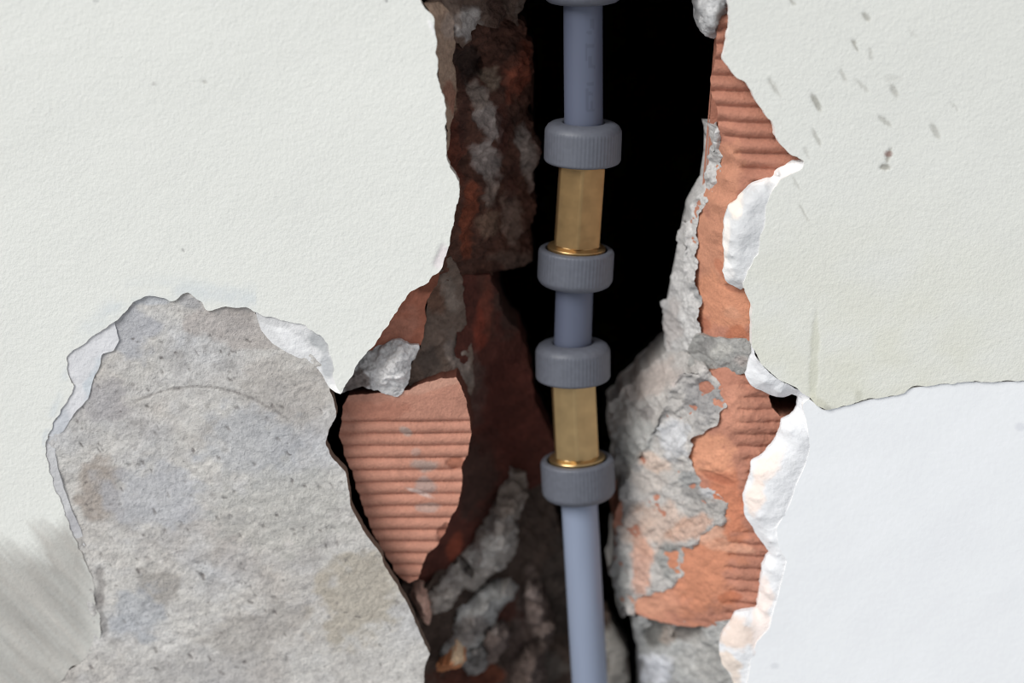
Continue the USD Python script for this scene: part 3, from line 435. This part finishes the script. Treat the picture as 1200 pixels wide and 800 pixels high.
relief('mortar_joint', wall_right, M_MORTAR, [(742, 722, 66), (760, 720, 58), (790, 724, 44), (820, 730, 32), (850, 728, 20), (875, 722, 14), (900, 728, 15), (900, 900, 15), (866, 960, 24), (800, 1000, 60), (752, 900, 84), (750, 800, 82), (752, 776, 80), (744, 752, 78)],
       inner=[(790, 750, 48), (770, 775, 62), (800, 790, 46), (830, 770, 32), (845, 800, 24), (775, 800, 66)], back=116, step=.85, base=(172, 172, 170), mottle=((9, .12), (3.2, .14)), rough=((12, 1.8), (4, .9)), jitter=1.2, seed=40, blobs=[(770, 740, 16, 18, 0, (98, 96, 92), .9, 5), (808, 740, 26, 12, -10, (108, 102, 97), .9, 5), (784, 742, 10, 12, 0, (160, 148, 138), .7), (770, 785, 22, 18, 20, (206, 208, 214), .85, -3), (830, 770, 16, 40, -20, (150, 148, 144), .6), (812, 775, 22, 22, 0, (184, 182, 178), .5)], label='grey mortar under the lower block')
lump('mortar', [(818, -30), (818, 20), (820, 33), (828, 42), (837, 47), (843, 40), (848, 26), (856, 20), (870, 0), (868, -40), (836, -50)], 30, 14, 41, (188, 188, 188), parent=wall_right, back=60, label='grey mortar lump at the top of the right edge', blobs=[(848, 22, 10, 10, 0, (150, 140, 136), .7)])
relief('brick', wall_right, M_BROKEN, [(870, -30, 14), (850, -46, 20), (800, -60, 24), (740, -66, 24), (700, -70, 22), (690, -240, 14), (900, -260, 14), (960, -100, 14)], back=112, step=2.5, base=(176, 120, 98), seed=42, skirt=(150, 96, 76))
relief('brick', wall_left, M_BROKEN, [(470, -40, 14), (520, -52, 22), (580, -62, 26), (660, -68, 24), (680, -240, 14), (560, -270, 14), (470, -200, 14)], back=118, step=2.5, base=(110, 74, 60), seed=43)

# loose bits
lump('brick_chip', [(484, 690), (492, 688), (500, 694), (503, 706), (505, 722), (502, 732), (495, 726), (486, 710), (481, 698)], 40, 26, 50, (206, 168, 152), parent=None, mat=M_BROKEN, rough=((7, .7), (3, .3)))
tag(stage.GetPrimAtPath('/World/brick_chip'), 'pale pink brick chip wedged under the ribbed block by the cement patch', 'brick chip')
lump('stone_chip', [(514, 774), (522, 766), (534, 760), (544, 764), (547, 773), (540, 780), (528, 784), (518, 788), (508, 786)], 36, 20, 51, (196, 132, 92), parent=None, mat=M_BROKEN, blobs=[(537, 769, 10, 9, 0, (222, 198, 166), .9)], rough=((7, .7), (3, .3)))
tag(stage.GetPrimAtPath('/World/stone_chip'), 'small tan stone chip with a cream tip at the foot of the hole', 'stone chip')

# ================================================================ THE PIPE RUN
AX = [(-320, 682, 44), (-20, 683, 46), (165, 684, 50), (315, 674, 54), (422, 670.5, 55), (562, 677.5, 55), (800, 691, 55), (1060, 706, 55)]
def axis(py):
    ys = [a[0] for a in AX]; return P(np.interp(py, ys, [a[1] for a in AX]), py, np.interp(py, ys, [a[2] for a in AX]))
def lathe(profile, A, B, n=96, hexagon=False, ribs=0, amp=0.0):
    """profile: (radius, mm from A) round a closed section; axis A to B."""
    d = (B - A); L = np.linalg.norm(d); d /= L
    x = np.cross(d, [0, 1, 0]); x /= np.linalg.norm(x); y = np.cross(d, x)
    th = np.arange(n) / n * 2 * math.pi; k = len(profile); V = []
    for r, t, m in profile:
        q = np.full(n, float(r))
        if m == 'h': q = np.minimum(r / np.cos((th + math.pi / 6) % (math.pi / 3) - math.pi / 6), r * 1.125)
        if m == 'r': q = q + amp * np.clip(np.cos(ribs * th) * 1.4, -1, 1)
        V.append(A + np.outer(q * np.cos(th), x) + np.outer(q * np.sin(th), y) + d * t)
    V = np.vstack(V); F = []
    i = np.arange(n); j = (i + 1) % n
    for a in range(k):
        b = (a + 1) % k; F += [np.c_[a * n + i, b * n + i, b * n + j], np.c_[a * n + i, b * n + j, a * n + j]]
    m = trimesh.Trimesh(V, np.vstack(F), process=False)
    if m.volume < 0: m.invert()
    return m
def solid(name, m, mat, parent, label=None, smooth=35):
    v, f, n = meshkit.arrays(m, smooth)
    return put(name, v, f, n, None, mat, parent, label)
PR = 11.5
def nut(parent, pa, pb, pipe_side, r=23.0, label=None):
    """pa..pb: where its ends show on the axis; pipe_side 'a' or 'b'."""
    A, B = axis(pa), axis(pb)
    if pipe_side == 'b': A, B = B, A
    L = np.linalg.norm(B - A)
    prof = [(PR + .5, .8, ''), (PR + 1.5, 0, ''), (r - 6.5, 0, ''), (r - 3.6, .7, ''), (r - 1.6, 2.0, ''), (r - .5, 3.8, ''), (r - .2, 4.6, 'r'), (r, 6.0, 'r'), (r, L - 2.2, 'r'), (r - .4, L - 1.2, 'r'), (r - .8, L - .6, ''), (r - 1.8, L, ''), (r - 3.8, L, ''), (r - 4.4, L - .8, ''), (r - 4.6, L - 6, ''), (PR + .5, L - 6, '')]
    return solid('nut', lathe(prof, A, B, n=288, ribs=60, amp=.07), M_NUT, parent, label)
def coupling(label, n1, n2, brass=None):
    """n1, n2: (top, bottom) of the two nuts along the axis."""
    o = xform('coupling', label, 'pipe coupling')
    A, B = axis(n1[1]), axis(n2[0]); L = np.linalg.norm(B - A)
    h = 13.6; e = 4.5
    prof = [(PR + .5, -e, ''), (15.2, -e, ''), (15.2, .6, ''), (14.2, 1.6, ''), (h, 2.2, 'h'), (h, L - 3.2, 'h'), (h + .4, L - 2.6, ''), (17.4, L - 1.4, ''), (17.7, L - .8, ''), (17.7, L + .4, ''), (17.0, L + 1.2, ''), (17.0, L + e, ''), (PR + .5, L + e, '')]
    solid('brass_body', lathe(prof, A, B, n=180), brass or M_BRASS, o, 'brass hexagonal body', 25)
    nut(o, n1[0], n1[1], 'a', label='upper grey plastic nut'); nut(o, n2[0], n2[1], 'b', label='lower grey plastic nut')
    return o
coupling('brass and grey pipe coupling cut off by the top of the picture', (-190, -135), (-46, 4))
coupling('upper whole brass pipe coupling with grey nuts and a tarnished darker body', (143, 190), (291, 335), M_BRASS_DULL)
coupling('lower brass pipe coupling with grey nuts, beside the thick grey mortar', (401, 444), (537, 583))

def pipe(label, ya, yb, c, marks=False):
    A, B = axis(ya), axis(yb); L = np.linalg.norm(B - A); d = (B - A) / L
    n = 128 if marks else 64; ks = int(L / (0.7 if marks else 8)) + 2
    prof = [(PR, t, '') for t in np.linspace(0, L, ks)] + [(PR - 2, L, ''), (PR - 2, 0, '')]
    m = lathe(prof, A, B, n=n)
    v, f = np.array(m.vertices), np.array(m.faces)
    col = np.tile(lin(c), (len(v), 1)) * (1 + .03 * fbm(v * [1, 1, .2], 6, 2, 77))[:, None]
    if marks:                     # worn printing along the pipe, too faint to read
        px, py = pix(v); ax = np.interp(py, [a[0] for a in AX], [a[1] for a in AX]); u = px - ax
        front = (v - A - np.outer((v - A) @ d, d))[:, 1] < 0
        w = np.zeros(len(v))
        for y0, y1, ua, ub in [(22, 34, 8, 13), (36, 40, 4, 10), (50, 72, 2, 5), (52, 56, 5, 13), (66, 80, 6, 10), (76, 80, 8, 14), (96, 100, 4, 12), (104, 130, 3, 5.5), (108, 112, 5, 11), (118, 130, 8, 11), (128, 131, 4, 13)]:
            w = np.maximum(w, ((py > y0) & (py < y1) & (u > ua) & (u < ub)).astype(float) * .24)
        col = col + (lin((50, 52, 64)) - col) * (w * front)[:, None]
    o = put('pipe', v, f, vnormals(v, f), col, M_PIPE, None)
    tag(o, label, 'pipe')
GREY, DARK = (134, 144, 164), (90, 96, 114)
pipe('blue-grey plastic pipe with worn printing, between the top two couplings', -8, 152, DARK, True)
pipe('short blue-grey plastic pipe between the two brass couplings', 326, 410, DARK)
pipe('long blue-grey plastic pipe running down from the lowest nut', 574, 1040, GREY)
